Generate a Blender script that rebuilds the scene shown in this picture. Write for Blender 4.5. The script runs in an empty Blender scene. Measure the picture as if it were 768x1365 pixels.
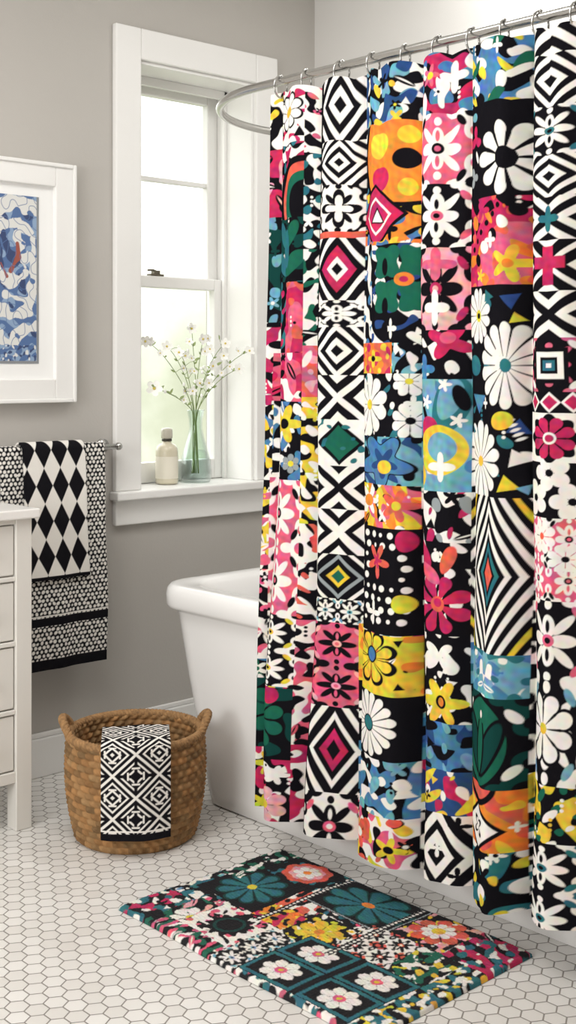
import bpy, math
import numpy as np
from mathutils import Vector

# ------------------------------------------------------------------ basics
H_CAM = 1.25
SF, CF = 0.682, 0.731          # camera heading (43 deg from +Y toward +X)
FPX = 1676.0
scene = bpy.context.scene

def lin(c):
    c = np.array(c, dtype=float) / 255.0
    return np.where(c <= 0.04045, c / 12.92, ((c + 0.055) / 1.055) ** 2.4)

def link(o, parent=None):
    scene.collection.objects.link(o)
    if parent: o.parent = parent
    return o

def empty(name):
    o = bpy.data.objects.new(name, None)
    o.empty_display_size = 0.05
    return link(o)

# ------------------------------------------------------------------ materials
def mat(name, col, rough=0.6, metal=0.0, noise=0.0, nscale=8.0, bump=0.0, bscale=200.0,
        trans=0.0, ior=1.45, coat=0.0, attr=None, spec=0.5):
    m = bpy.data.materials.new(name); m.use_nodes = True
    nt = m.node_tree; b = nt.nodes["Principled BSDF"]
    c = lin(col)
    b.inputs["Base Color"].default_value = (c[0], c[1], c[2], 1)
    b.inputs["Roughness"].default_value = rough
    b.inputs["Metallic"].default_value = metal
    b.inputs["Transmission Weight"].default_value = trans
    b.inputs["IOR"].default_value = ior
    b.inputs["Coat Weight"].default_value = coat
    b.inputs["Specular IOR Level"].default_value = spec
    tc = nt.nodes.new("ShaderNodeTexCoord")
    if attr:
        a = nt.nodes.new("ShaderNodeAttribute"); a.attribute_name = attr
        nt.links.new(a.outputs["Color"], b.inputs["Base Color"])
    elif noise > 0:
        n = nt.nodes.new("ShaderNodeTexNoise"); n.inputs["Scale"].default_value = nscale
        n.inputs["Detail"].default_value = 3
        nt.links.new(tc.outputs["Object"], n.inputs["Vector"])
        r = nt.nodes.new("ShaderNodeValToRGB")
        r.color_ramp.elements[0].position = 0.3; r.color_ramp.elements[1].position = 0.7
        r.color_ramp.elements[0].color = (*(c * (1 - noise)), 1)
        r.color_ramp.elements[1].color = (*np.minimum(c * (1 + noise), 1), 1)
        nt.links.new(n.outputs["Fac"], r.inputs["Fac"])
        nt.links.new(r.outputs["Color"], b.inputs["Base Color"])
    if bump > 0:
        n2 = nt.nodes.new("ShaderNodeTexNoise"); n2.inputs["Scale"].default_value = bscale
        n2.inputs["Detail"].default_value = 2
        nt.links.new(tc.outputs["Object"], n2.inputs["Vector"])
        bp = nt.nodes.new("ShaderNodeBump"); bp.inputs["Strength"].default_value = bump
        bp.inputs["Distance"].default_value = 0.002
        nt.links.new(n2.outputs["Fac"], bp.inputs["Height"])
        nt.links.new(bp.outputs["Normal"], b.inputs["Normal"])
    return m

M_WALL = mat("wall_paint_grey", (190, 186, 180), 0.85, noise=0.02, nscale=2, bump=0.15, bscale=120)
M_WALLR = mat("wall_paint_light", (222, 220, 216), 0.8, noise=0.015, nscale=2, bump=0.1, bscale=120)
M_CEIL = mat("ceiling_paint", (240, 239, 236), 0.9, noise=0.01)
M_TRIM = mat("trim_white_paint", (242, 241, 238), 0.4, noise=0.01, nscale=3)
M_VAN = mat("vanity_paint", (226, 223, 216), 0.45, noise=0.015, nscale=3)
M_COUNTER = mat("counter_stone", (240, 238, 234), 0.25, noise=0.03, nscale=12)
M_TUB = mat("tub_acrylic", (244, 243, 241), 0.2, noise=0.005, nscale=2, coat=0.3)
M_CHROME = mat("brushed_nickel", (196, 195, 192), 0.22, metal=1.0, noise=0.02, nscale=40)
M_CLOTH = mat("printed_cotton", (255, 255, 255), 1.0, attr="Col", bump=0.3, bscale=900, spec=0.0)
M_TERRY = mat("terry_cloth", (255, 255, 255), 0.97, attr="Col", bump=0.7, bscale=450, spec=0.1)
M_WICKER = mat("seagrass", (255, 255, 255), 0.8, attr="Col", bump=0.6, bscale=350, spec=0.3)
M_PRINT = mat("art_print", (255, 255, 255), 0.6, attr="Col")
M_MAT = mat("art_mat_board", (246, 246, 244), 0.8, noise=0.01)
M_BOTTLE = mat("lotion_bottle", (216, 208, 184), 0.25, noise=0.03, nscale=20, coat=0.6)
M_LABEL = mat("bottle_label", (234, 228, 212), 0.6, noise=0.02)
M_CAP = mat("bottle_cap", (200, 195, 180), 0.2, noise=0.03, coat=0.5)
M_COLLAR = mat("bottle_collar", (60, 58, 50), 0.35, noise=0.05)
M_STEM = mat("stem_green", (134, 152, 96), 0.6, noise=0.1, nscale=30)
M_LEAF = mat("leaf_green", (160, 178, 120), 0.6, noise=0.12, nscale=30)
M_PETAL = mat("petal_white", (252, 252, 247), 0.7, noise=0.02)
M_POLLEN = mat("pollen_yellow", (220, 200, 100), 0.7, noise=0.05)
M_LOCK = mat("sash_lock_metal", (110, 104, 92), 0.35, metal=0.8, noise=0.05)

def glass_mat(name, tint, fac_t):
    m = bpy.data.materials.new(name); m.use_nodes = True
    nt = m.node_tree; nt.nodes.clear()
    out = nt.nodes.new("ShaderNodeOutputMaterial")
    tr = nt.nodes.new("ShaderNodeBsdfTransparent"); tr.inputs[0].default_value = (*tint, 1)
    gl = nt.nodes.new("ShaderNodeBsdfGlossy"); gl.inputs["Roughness"].default_value = 0.03
    lw = nt.nodes.new("ShaderNodeLayerWeight"); lw.inputs["Blend"].default_value = fac_t
    mx = nt.nodes.new("ShaderNodeMixShader")
    nt.links.new(lw.outputs["Facing"], mx.inputs[0])
    nt.links.new(tr.outputs[0], mx.inputs[1]); nt.links.new(gl.outputs[0], mx.inputs[2])
    nt.links.new(mx.outputs[0], out.inputs[0])
    return m
M_PANE = glass_mat("window_glass", (0.985, 0.99, 0.985), 0.03)
M_VASE = glass_mat("vase_glass", (0.925, 0.97, 0.955), 0.2)
M_WATER = glass_mat("vase_water", (0.94, 0.975, 0.96), 0.1)

# ------------------------------------------------------------------ mesh helpers
class MB:
    def __init__(s): s.v = []; s.f = []; s.m = []
    def box(s, x0, x1, y0, y1, z0, z1, mi=0):
        n = len(s.v)
        s.v += [(x0,y0,z0),(x1,y0,z0),(x1,y1,z0),(x0,y1,z0),(x0,y0,z1),(x1,y0,z1),(x1,y1,z1),(x0,y1,z1)]
        for q in [(0,3,2,1),(4,5,6,7),(0,1,5,4),(1,2,6,5),(2,3,7,6),(3,0,4,7)]:
            s.f.append(tuple(n+i for i in q)); s.m.append(mi)
    def rings(s, rings, close=True, cap0=True, cap1=True, mi=0):
        n = len(s.v); k = len(rings[0])
        for r in rings: s.v += [tuple(p) for p in r]
        for i in range(len(rings)-1):
            for j in range(k if close else k-1):
                a = n+i*k+j; b = n+i*k+(j+1)%k
                s.f.append((a, b, b+k, a+k)); s.m.append(mi)
        if cap0: s.f.append(tuple(n+j for j in range(k))[::-1]); s.m.append(mi)
        if cap1: s.f.append(tuple(n+(len(rings)-1)*k+j for j in range(k))); s.m.append(mi)
    def lathe(s, prof, c, k=32, mi=0, cap0=True, cap1=True):
        R = []
        for r, z in prof:
            R.append([(c[0]+r*math.cos(2*math.pi*j/k), c[1]+r*math.sin(2*math.pi*j/k), c[2]+z) for j in range(k)])
        s.rings(R, True, cap0, cap1, mi)
    def tube(s, pts, rad, k=10, mi=0, closed=False):
        pts = [Vector(p) for p in pts]; n = len(pts)
        R = []; prevN = None
        for i, p in enumerate(pts):
            if closed: t = (pts[(i+1) % n]-pts[i-1])
            else: t = pts[min(i+1, n-1)]-pts[max(i-1, 0)]
            t.normalize()
            if prevN is None:
                u = Vector((0,0,1)) if abs(t.z) < 0.9 else Vector((1,0,0))
                N = (u - t*u.dot(t)).normalized()
            else:
                N = (prevN - t*prevN.dot(t)).normalized()
            prevN = N; B = t.cross(N)
            r = rad[i] if hasattr(rad, '__len__') else rad
            R.append([tuple(p + N*(r*math.cos(2*math.pi*j/k)) + B*(r*math.sin(2*math.pi*j/k))) for j in range(k)])
        if closed: R.append(R[0])
        s.rings(R, True, not closed, not closed, mi)
    def ball(s, c, r, k=10, h=6, mi=0, sz=1.0):
        prof = [(max(r*math.sin(math.pi*i/h), r*0.02), -r*sz*math.cos(math.pi*i/h)) for i in range(h+1)]
        s.lathe(prof, c, k, mi)
    def make(s, name, mats, parent=None, smooth=False, bevel=0.0, seg=2, auto=False):
        me = bpy.data.meshes.new(name); me.from_pydata(s.v, [], s.f); me.update()
        for m in (mats if isinstance(mats, (list, tuple)) else [mats]): me.materials.append(m)
        me.polygons.foreach_set("material_index", s.m)
        if smooth: me.polygons.foreach_set("use_smooth", [True]*len(me.polygons))
        o = bpy.data.objects.new(name, me); link(o, parent)
        if bevel > 0:
            b = o.modifiers.new("bevel", "BEVEL"); b.width = bevel; b.segments = seg
            b.limit_method = 'ANGLE'; b.angle_limit = math.radians(40)
        return o

def grid_obj(name, P, C, material, parent=None, wrap=False, solid=0.0):
    n, m = P.shape[:2]
    me = bpy.data.meshes.new(name)
    me.vertices.add(n*m); me.vertices.foreach_set("co", P.astype(np.float32).ravel())
    idx = np.arange(n*m).reshape(n, m)
    if wrap: idx2 = np.concatenate([idx, idx[:, :1]], axis=1)
    else: idx2 = idx
    q = np.stack([idx2[:-1,:-1], idx2[:-1,1:], idx2[1:,1:], idx2[1:,:-1]], axis=-1).reshape(-1, 4)
    nf = len(q)
    me.loops.add(nf*4); me.loops.foreach_set("vertex_index", q.astype(np.int32).ravel())
    me.polygons.add(nf)
    me.polygons.foreach_set("loop_start", np.arange(0, nf*4, 4, dtype=np.int32))
    me.polygons.foreach_set("use_smooth", np.ones(nf, dtype=bool))
    me.update(calc_edges=True)
    at = me.color_attributes.new("Col", 'FLOAT_COLOR', 'POINT')
    c4 = np.ones((n*m, 4), dtype=np.float32); c4[:, :3] = C.reshape(-1, 3)
    at.data.foreach_set("color", c4.ravel())
    me.materials.append(material)
    o = bpy.data.objects.new(name, me); link(o, parent)
    if solid:
        s = o.modifiers.new("thick", "SOLIDIFY"); s.thickness = solid; s.offset = 0
    return o

# ------------------------------------------------------------------ textile painter
K = lin((24, 23, 27)); W = lin((240, 236, 229)); MG = lin((190, 48, 92)); PK = lin((216, 98, 126)); LP = lin((232, 166, 172))
CR = lin((220, 98, 82)); OR = lin((232, 136, 58)); YL = lin((226, 198, 66)); TL = lin((50, 112, 122)); LB = lin((112, 166, 184))
NV = lin((48, 76, 126)); BL = lin((76, 126, 168)); GR = lin((34, 100, 80)); DG = lin((24, 66, 62)); GY = lin((150, 158, 160))

def noise2(x, y, sc, seed, grad=False):
    r = np.random.RandomState(seed % (2**31)); n = 0; gx = 0; gy = 0
    for i in range(7):
        a = r.uniform(0, math.pi); k = 2*math.pi/sc*r.uniform(0.6, 1.4); ph = r.uniform(0, 6.28)
        kx, ky = k*math.cos(a), k*math.sin(a); f = kx*x+ky*y+ph
        n = n+np.cos(f)
        if grad:
            s_ = np.sin(f); gx = gx-kx*s_; gy = gy-ky*s_
    if grad: return n/1.87, np.hypot(gx, gy)/1.87
    return n/1.87

class Canvas:
    def __init__(s, a0, a1, b0, b1, res):
        s.nx = int(round((a1-a0)/res))+1; s.ny = int(round((b1-b0)/res))+1
        s.a = np.linspace(a0, a1, s.nx); s.b = np.linspace(b0, b1, s.ny)
        s.res = res; s.img = np.zeros((s.ny, s.nx, 3))
    def tile(s, a0, a1, b0, b1): return Tile(s, a0, a1, b0, b1)

class Tile:
    def __init__(s, cv, a0, a1, b0, b1):
        s.cv = cv; s.res = cv.res
        i0, i1 = np.searchsorted(cv.a, [a0, a1]); j0, j1 = np.searchsorted(cv.b, [b0, b1])
        if a1 >= cv.a[-1]-1e-6: i1 = cv.nx
        if b1 >= cv.b[-1]-1e-6: j1 = cv.ny
        s.v = cv.img[j0:j1, i0:i1]
        s.X, s.Y = np.meshgrid(cv.a[i0:i1], cv.b[j0:j1])
        s.ca, s.cb = (a0+a1)/2, (b0+b1)/2; s.hw, s.hh = (a1-a0)/2, (b1-b0)/2
        s.x = s.X-s.ca; s.y = s.Y-s.cb
    def loc(s, fx, fy, R):
        """window of this tile around a motif, for speed"""
        if s.v.size == 0: return s
        o = object.__new__(Tile); o.cv = s.cv; o.res = s.res; o.hw, o.hh, o.ca, o.cb = s.hw, s.hh, s.ca, s.cb
        xa, ya = s.x[0], s.y[:, 0]; cx, cy = fx*s.hw, fy*s.hh; R = R*1.08+2*s.res
        i0, i1 = np.searchsorted(xa, [cx-R, cx+R]); j0, j1 = np.searchsorted(ya, [cy-R, cy+R])
        o.v = s.v[j0:j1, i0:i1]; o.x = s.x[j0:j1, i0:i1]; o.y = s.y[j0:j1, i0:i1]
        return o
    def put(s, d, c):
        if s.v.size == 0: return s
        m = np.clip(0.5-d/s.res, 0, 1)[..., None]
        s.v[:] = s.v*(1-m)+c*m
        return s
    def fill(s, c): s.v[:] = c; return s
    def q(s, fx, fy, rx, ry):
        return (s.x-fx*s.hw)/rx, (s.y-fy*s.hh)/ry, min(rx, ry)
    def camo(s, bg, layers, sc, seed, sym='', mot=1.0):
        if bg is not None: s.fill(bg)
        if s.v.size == 0: return s
        x = np.abs(s.x) if 'x' in sym else s.x
        y = np.abs(s.y) if 'y' in sym else s.y
        for i, (c, t) in enumerate(layers):
            n, g = noise2(x, y, sc*(0.9 if i == 0 else 0.75), seed*31+i*7, True)
            s.put((t-n)/np.maximum(g, 40), c)
        if mot and bg is not None:
            r = np.random.RandomState(seed+900)
            area = 4*s.hw*s.hh; cnt = int(mot*area/(0.042**2)*0.55)
            cols = [W, K, W]+[c for c, t in layers]+[bg]
            if 'x' in sym: cnt = max(1, cnt//2)
            for i in range(cnt):
                fx, fy = r.uniform(-1, 1), r.uniform(-.95, .95); R = r.uniform(.009, .019)*(sc/.06)**.5
                c = cols[r.randint(len(cols))]; c2 = cols[r.randint(len(cols))]; ty = r.randint(5); ro = r.uniform(0, 3)
                for sg in ((1, -1) if 'x' in sym else (1,)):
                    if ty == 0: s.blob(sg*fx, fy, R*1.15, R*1.15, 5, .3, c, ro); s.ell(sg*fx, fy, R*.3, R*.3, c2)
                    elif ty == 1: s.blob(sg*fx, fy, R, R*1.2, 4, .32, c, .785 if i % 2 else 0)
                    elif ty == 2:
                        s.ell(sg*fx, fy, R*.45, R*1.3, c, sg*ro); s.ell(sg*fx, fy, R*.12, R*1.0, c2, sg*ro)
                    elif ty == 3: s.tri(sg*fx, fy, R*.9, c, sg*ro)
                    else:
                        for k in range(3): s.ell(sg*fx, fy+k*.008/s.hh*1.3, .0035, .0035, c)
        return s
    def damask(s, bg, fg, ac, nx, ny, seed=0):
        s.fill(bg)
        if s.v.size == 0: return s
        px, py = 2*s.hw/nx, 2*s.hh/ny
        X = np.abs(np.mod(s.x+s.hw, px)-px/2)/(px/2); Y = np.abs(np.mod(s.y+s.hh, py)-py/2)/(py/2)
        k = min(px, py)/2
        def e(cx, cy, rx, ry, ro, c):
            dx, dy = X-cx, Y-cy
            u = dx*math.cos(ro)+dy*math.sin(ro); v = -dx*math.sin(ro)+dy*math.cos(ro)
            s.put((np.sqrt((u/rx)**2+(v/ry)**2)-1)*min(rx, ry)*k, c)
        r = np.random.RandomState(seed+77)
        j = lambda a: a*r.uniform(.85, 1.15)
        e(0, j(.34), j(.2), j(.32), 0, fg); e(j(.36), 0, j(.34), j(.16), 0, fg)
        e(j(.36), j(.38), .12, j(.34), -.8, fg)
        e(1, 1, j(.42), j(.36), 0, fg); e(1, 1, .2, .17, 0, bg if r.rand() < .5 else ac)
        e(1, j(.45), j(.2), j(.26), 0, fg); e(j(.55), 1, j(.24), j(.16), 0, fg)
        e(j(.72), j(.7), .1, .2, .7, ac)
        e(0, .36, .07, .16, 0, bg); e(0, 0, .2, .16, 0, ac); e(0, 0, .1, .08, 0, bg)
        e(0, j(.82), .12, .12, 0, fg); e(1, .45, .07, .12, 0, bg)
        return s
    def ell(s, fx, fy, rx, ry, c, rot=0):
        o = s.loc(fx, fy, max(rx, ry))
        x, y, k = o.q(fx, fy, 1, 1)
        X = x*math.cos(rot)+y*math.sin(rot); Y = -x*math.sin(rot)+y*math.cos(rot)
        o.put((np.sqrt((X/rx)**2+(Y/ry)**2)-1)*min(rx, ry), c); return s
    def daisy(s, fx, fy, rx, ry, n, pc, cc, rc=0.2, w=0.86, rot=0.0, fan=True, gap=0.0):
        o = s.loc(fx, fy, max(rx, ry)*1.05)
        x, y, k = o.q(fx, fy, rx, ry)
        r = np.hypot(x, y); th = np.arctan2(y, x)+rot
        ph = np.mod(th, 2*math.pi/n)-math.pi/n
        px, py = r*np.cos(ph), np.abs(r*np.sin(ph))
        sn = math.tan(math.pi/n); c = 0.98/(1+sn*w) ; b = c*sn*w; a = 1-c
        e = (np.sqrt(((px-c)/max(a, 1e-3))**2+(py/b)**2)-1)*min(a, b)
        if fan:
            wd = np.maximum(np.maximum(py-px*b/c, px-c), gap-px)
            e = np.minimum(e, wd)
        o.put(e*k, pc)
        if cc is not None: o.put((r-rc)*k, cc)
        return s
    def blob(s, fx, fy, rx, ry, n, depth, c, rot=0):
        o = s.loc(fx, fy, max(rx, ry)*1.05)
        x, y, k = o.q(fx, fy, rx, ry); r = np.hypot(x, y); th = np.arctan2(y, x)+rot
        o.put((r-(1-depth)-depth*np.cos(n*th))*k*0.8, c); return s
    def dia(s, fx, fy, rx, ry, c):
        o = s.loc(fx, fy, max(rx, ry))
        x, y, k = o.q(fx, fy, rx, ry)
        o.put((np.abs(x)+np.abs(y)-1)*k*0.7, c); return s
    def bands(s, ny, edges, nx=1):
        per = 2*s.hh/ny; px = 2*s.hw/nx
        yy = np.mod(s.y+s.hh, per)-per/2; xx = np.mod(s.x+s.hw, px)-px/2
        m = np.abs(xx)/(px/2)+np.abs(yy)/(per/2)
        for e, c in edges: s.put((m-e)*min(per, px)/2*0.7, c)
        return s
    def dots(s, pitch, r, c, lim=None):
        xx = np.mod(s.x+pitch/2, pitch)-pitch/2; yy = np.mod(s.y+pitch/2, pitch)-pitch/2
        return s.put(np.hypot(xx, yy)-r, c)
    def ringbox(s, fx, fy, rx, ry, t, c):
        x, y, k = s.q(fx, fy, 1, 1)
        d = np.maximum(np.abs(x)-rx, np.abs(y)-ry)
        return s.put(np.abs(d)-t, c)
    def rect(s, fx, fy, rx, ry, c):
        x, y, k = s.q(fx, fy, 1, 1)
        return s.put(np.maximum(np.abs(x)-rx, np.abs(y)-ry), c)
    def tri(s, fx, fy, r, c, rot=0):
        o = s.loc(fx, fy, r*1.5)
        x, y, k = o.q(fx, fy, 1, 1)
        X = x*math.cos(rot)+y*math.sin(rot); Y = -x*math.sin(rot)+y*math.cos(rot)
        o.put(np.maximum(-Y-r*0.5, np.abs(X)*0.87+Y*0.5-r*0.5), c); return s
    def hourglass(s, ny, bg, fg, th=0.22):
        s.fill(bg); per = 2*s.hh/ny
        yy = np.abs(np.mod(s.y+s.hh, per)-per/2)/(per/2); xx = np.abs(s.x)/s.hw
        k = min(per/2, s.hw)
        s.put((np.abs(xx-yy)-th)*k*0.7, fg)
        s.put((xx+(1-yy)-0.38)*k*0.7, fg)
        s.put(((1-xx)+yy-0.42)*k*0.7, fg)
        return s

def watercolor(img, a, b, seed=3, amt=0.16):
    X, Y = np.meshgrid(a, b)
    mx = img.max(axis=2); mn = img.min(axis=2)
    sat = np.clip((mx-mn)*5-0.2, 0, 1)
    for ch in range(3):
        n = noise2(X, Y, 0.07, seed+ch*5)*0.5+noise2(X, Y, 0.02, seed+ch*5+50)*0.5
        img[..., ch] *= 1+sat*amt*n
    np.clip(img, 0, 1, out=img)

# ------------------------------------------------------------------ room shell
XL, XR, YF, YB, ZC = -1.0, 3.24, -1.3, 3.33, 2.75
OX0, OX1, OZ0, OZ1 = 2.435, 2.935, 0.853, 2.252
b = MB(); b.box(XL-0.2, XR+0.2, YF-0.2, YB+0.26, -0.1, 0); floor = b.make("floor", [])
b = MB(); b.box(XL-0.2, XR+0.2, YF-0.2, YB+0.26, ZC, ZC+0.1); b.make("ceiling", M_CEIL)
b = MB()
b.box(XL, OX0, YB, YB+0.26, 0, ZC); b.box(OX1, XR+0.2, YB, YB+0.26, 0, ZC)
b.box(OX0, OX1, YB, YB+0.26, 0, OZ0-0.03); b.box(OX0, OX1, YB, YB+0.26, OZ1, ZC)
b.make("wall_back", M_WALL)
b = MB(); b.box(XR, XR+0.2, YF, YB, 0, ZC); b.make("wall_right", M_WALLR)
b = MB(); b.box(XL-0.2, XL, YF, YB+0.26, 0, ZC); b.make("wall_left", M_WALL)
b = MB(); b.box(XL, XR+0.2, YF-0.2, YF, 0, ZC); b.make("wall_front", M_WALL)

m = bpy.data.materials.new("hex_mosaic_tile"); m.use_nodes = True
nt = m.node_tree; N = nt.nodes; L = nt.links; bs = N["Principled BSDF"]
tc = N.new("ShaderNodeTexCoord")
def vm(op, a, bb=None, c=None):
    n = N.new("ShaderNodeVectorMath"); n.operation = op
    for i, v in enumerate((a, bb, c)):
        if v is None: continue
        if isinstance(v, tuple): n.inputs[i].default_value = v
        else: L.new(v, n.inputs[i])
    return n
def mt(op, a, bb=None, c=None):
    n = N.new("ShaderNodeMath"); n.operation = op
    for i, v in enumerate((a, bb, c)):
        if v is None: continue
        if isinstance(v, (float, int)): n.inputs[i].default_value = v
        else: L.new(v, n.inputs[i])
    return n.outputs[0]
HS = 1/0.043
p = vm('MULTIPLY', tc.outputs["Object"], (HS, HS, 0)).outputs[0]
p = vm('ADD', p, (100.0, 173.2, 0)).outputs[0]
R3 = 1.7320508
def cell(v):
    w = vm('MODULO', v, (1.0, R3, 1.0)).outputs[0]
    return vm('SUBTRACT', w, (0.5, R3/2, 0)).outputs[0]
A = cell(p); B = cell(vm('ADD', p, (0.5, R3/2, 0)).outputs[0])
la = vm('LENGTH', A).outputs["Value"]; lb = vm('LENGTH', B).outputs["Value"]
sel = mt('LESS_THAN', la, lb)
mix = N.new("ShaderNodeMix"); mix.data_type = 'VECTOR'
L.new(sel, mix.inputs[0]); L.new(B, mix.inputs[4]); L.new(A, mix.inputs[5])
g = mix.outputs[1]
ab = vm('ABSOLUTE', g).outputs[0]
d1 = vm('DOT_PRODUCT', ab, (0.5, 0.8660254, 0)).outputs["Value"]
sx = N.new("ShaderNodeSeparateXYZ"); L.new(ab, sx.inputs[0])
dd = mt('MAXIMUM', d1, sx.outputs[0])
mr = N.new("ShaderNodeMapRange"); mr.interpolation_type = 'SMOOTHSTEP'
L.new(dd, mr.inputs[0]); mr.inputs[1].default_value = 0.450; mr.inputs[2].default_value = 0.482
idv = vm('SUBTRACT', p, g).outputs[0]
wn = N.new("ShaderNodeTexWhiteNoise"); wn.noise_dimensions = '3D'
idr = vm('SNAP', vm('ADD', idv, (0.01, 0.01, 0)).outputs[0], (0.5, 0.4330127, 1)).outputs[0]
L.new(idr, wn.inputs[0])
rp = N.new("ShaderNodeValToRGB")
rp.color_ramp.elements[0].color = (*lin((222, 219, 214)), 1); rp.color_ramp.elements[1].color = (*lin((234, 232, 228)), 1)
L.new(wn.outputs["Value"], rp.inputs[0])
mc = N.new("ShaderNodeMix"); mc.data_type = 'RGBA'
L.new(mr.outputs[0], mc.inputs[0]); L.new(rp.outputs[0], mc.inputs[6]); mc.inputs[7].default_value = (*lin((142, 137, 131)), 1)
L.new(mc.outputs[2], bs.inputs["Base Color"])
rr = mt('MULTIPLY_ADD', mr.outputs[0], 0.5, 0.32); L.new(rr, bs.inputs["Roughness"])
bp = N.new("ShaderNodeBump"); bp.inputs["Strength"].default_value = 0.5; bp.inputs["Distance"].default_value = 0.002
L.new(mt('SUBTRACT', 1.0, mr.outputs[0]), bp.inputs["Height"]); L.new(bp.outputs[0], bs.inputs["Normal"])
floor.data.materials.append(m)

def baseboard(name, f):
    b = MB(); f(b); b.make(name, M_TRIM, bevel=0.004)
baseboard("baseboard_back", lambda b: (b.box(XL, XR, YB-0.014, YB, 0, 0.118), b.box(XL, XR, YB-0.009, YB, 0.118, 0.135)))
baseboard("baseboard_right", lambda b: b.box(XR-0.014, XR, YF+0.014, YB-0.02, 0, 0.135))
baseboard("baseboard_left", lambda b: b.box(XL, XL+0.014, YF+0.014, YB-0.02, 0, 0.135))
baseboard("baseboard_front", lambda b: b.box(XL+0.014, XR-0.014, YF, YF+0.014, 0, 0.135))

# ------------------------------------------------------------------ window
win = empty("window_1")
cw = 0.1
b = MB()
y0, y1 = YB-0.022, YB
b.box(OX0-cw, OX0, y0, y1, OZ0, OZ1+cw); b.box(OX1, OX1+cw, y0, y1, OZ0, OZ1+cw)
b.box(OX0, OX1, y0, y1, OZ1, OZ1+cw)
b.make("casing", M_TRIM, win, bevel=0.004)
b = MB(); b.box(OX0-cw-0.012, OX1+cw+0.012, YB-0.05, YB, OZ0-0.028, OZ0); b.box(OX0, OX1, YB, YB+0.22, OZ0-0.03, OZ0)
b.make("stool", M_TRIM, win, bevel=0.005)
b = MB(); b.box(OX0-cw, OX1+cw, YB-0.02, YB, OZ0-0.11, OZ0-0.028); b.make("apron", M_TRIM, win, bevel=0.004)
b = MB(); t = 0.012
b.box(OX0, OX0+t, YB-0.005, YB+0.24, OZ0, OZ1); b.box(OX1-t, OX1, YB-0.005, YB+0.24, OZ0, OZ1)
b.box(OX0+t, OX1-t, YB-0.005, YB+0.24, OZ1-t, OZ1)
b.box(OX1-t-0.014, OX1-t, YB+0.125, YB+0.14, OZ0, OZ1-t); b.box(OX0+t, OX0+t+0.014, YB+0.125, YB+0.14, OZ0, OZ1-t)
b.box(OX0+t, OX1-t, YB+0.125, YB+0.14, OZ1-t-0.03, OZ1-t)
b.make("jamb", M_TRIM, win, bevel=0.002)
def sash(name, ya, yb, z0, z1, bot, top, munt=None):
    b = MB(); a, c = OX0+t, OX1-t; sw = 0.045
    b.box(a, a+sw, ya, yb, z0, z1); b.box(c-sw, c, ya, yb, z0, z1)
    b.box(a+sw, c-sw, ya, yb, z0, z0+bot); b.box(a+sw, c-sw, ya, yb, z1-top, z1)
    if munt: b.box(a+sw, c-sw, ya+0.008, yb-0.008, munt-0.009, munt+0.009)
    b.make(name, M_TRIM, win, bevel=0.004)
    b = MB(); ym = (ya+yb)/2; b.box(a+sw, c-sw, ym-0.002, ym+0.002, z0+bot, z1-top); b.make(name+"_glass", M_PANE, win)
sash("sash_lower", YB+0.142, YB+0.176, OZ0+0.002, 1.565, 0.07, 0.04)
sash("sash_upper", YB+0.18, YB+0.214, 1.53, OZ1-t-0.002, 0.04, 0.045, 1.905)
b = MB(); b.box(2.60, 2.655, YB+0.146, YB+0.172, 1.5655, 1.573); b.box(2.615, 2.64, YB+0.148, YB+0.168, 1.573, 1.585)
b.tube([(2.628, YB+0.158, 1.583), (2.61, YB+0.150, 1.586), (2.585, YB+0.146, 1.584)], 0.004, 8)
b.make("sash_lock", M_LOCK, win, bevel=0.001)

# ------------------------------------------------------------------ bathtub
def rrect(cx, cy, hx, hy, r, z, k=10):
    pts = []
    for (sx_, sy_, a0) in [(1, 1, 0), (-1, 1, 90), (-1, -1, 180), (1, -1, 270)]:
        for i in range(k+1):
            a = math.radians(a0+90*i/k)
            pts.append((cx+sx_*(hx-r)+r*math.cos(a), cy+sy_*(hy-r)+r*math.sin(a), z))
    return pts
TX0, TX1, TY0, TY1 = 2.228, 3.08, 1.15, 2.985
tcx, tcy, thx, thy = (TX0+TX1)/2, (TY0+TY1)/2, (TX1-TX0)/2, (TY1-TY0)/2
prof = [(-0.072, -0.175, 0.06, 0.0), (-0.062, -0.165, 0.07, 0.006), (-0.056, -0.150, 0.08, 0.05), (-0.046, -0.115, 0.09, 0.20), (-0.036, -0.075, 0.095, 0.36),
        (-0.028, -0.045, 0.10, 0.50), (-0.026, -0.036, 0.10, 0.540), (-0.022, -0.03, 0.10, 0.548), (-0.004, -0.006, 0.115, 0.553), (0.0, 0.0, 0.12, 0.562), (0.001, 0.001, 0.12, 0.59), (-0.002, -0.002, 0.12, 0.607),
        (-0.010, -0.010, 0.115, 0.617), (-0.02, -0.02, 0.11, 0.619), (-0.07, -0.075, 0.10, 0.617), (-0.085, -0.09, 0.10, 0.605), (-0.095, -0.11, 0.10, 0.56), (-0.12, -0.2, 0.11, 0.35), (-0.15, -0.28, 0.12, 0.18), (-0.2, -0.36, 0.13, 0.13)]
b = MB(); b.rings([rrect(tcx, tcy, thx+a, thy+c, r, z) for a, c, r, z in prof])
tub = b.make("freestanding_bathtub", M_TUB, smooth=True)
b = MB(); b.lathe([(0.001, 0), (0.032, 0), (0.035, 0.003), (0.001, 0.006)], (tcx, tcy, 0.1305), 24); b.make("drain", M_CHROME, tub, smooth=True)

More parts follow.
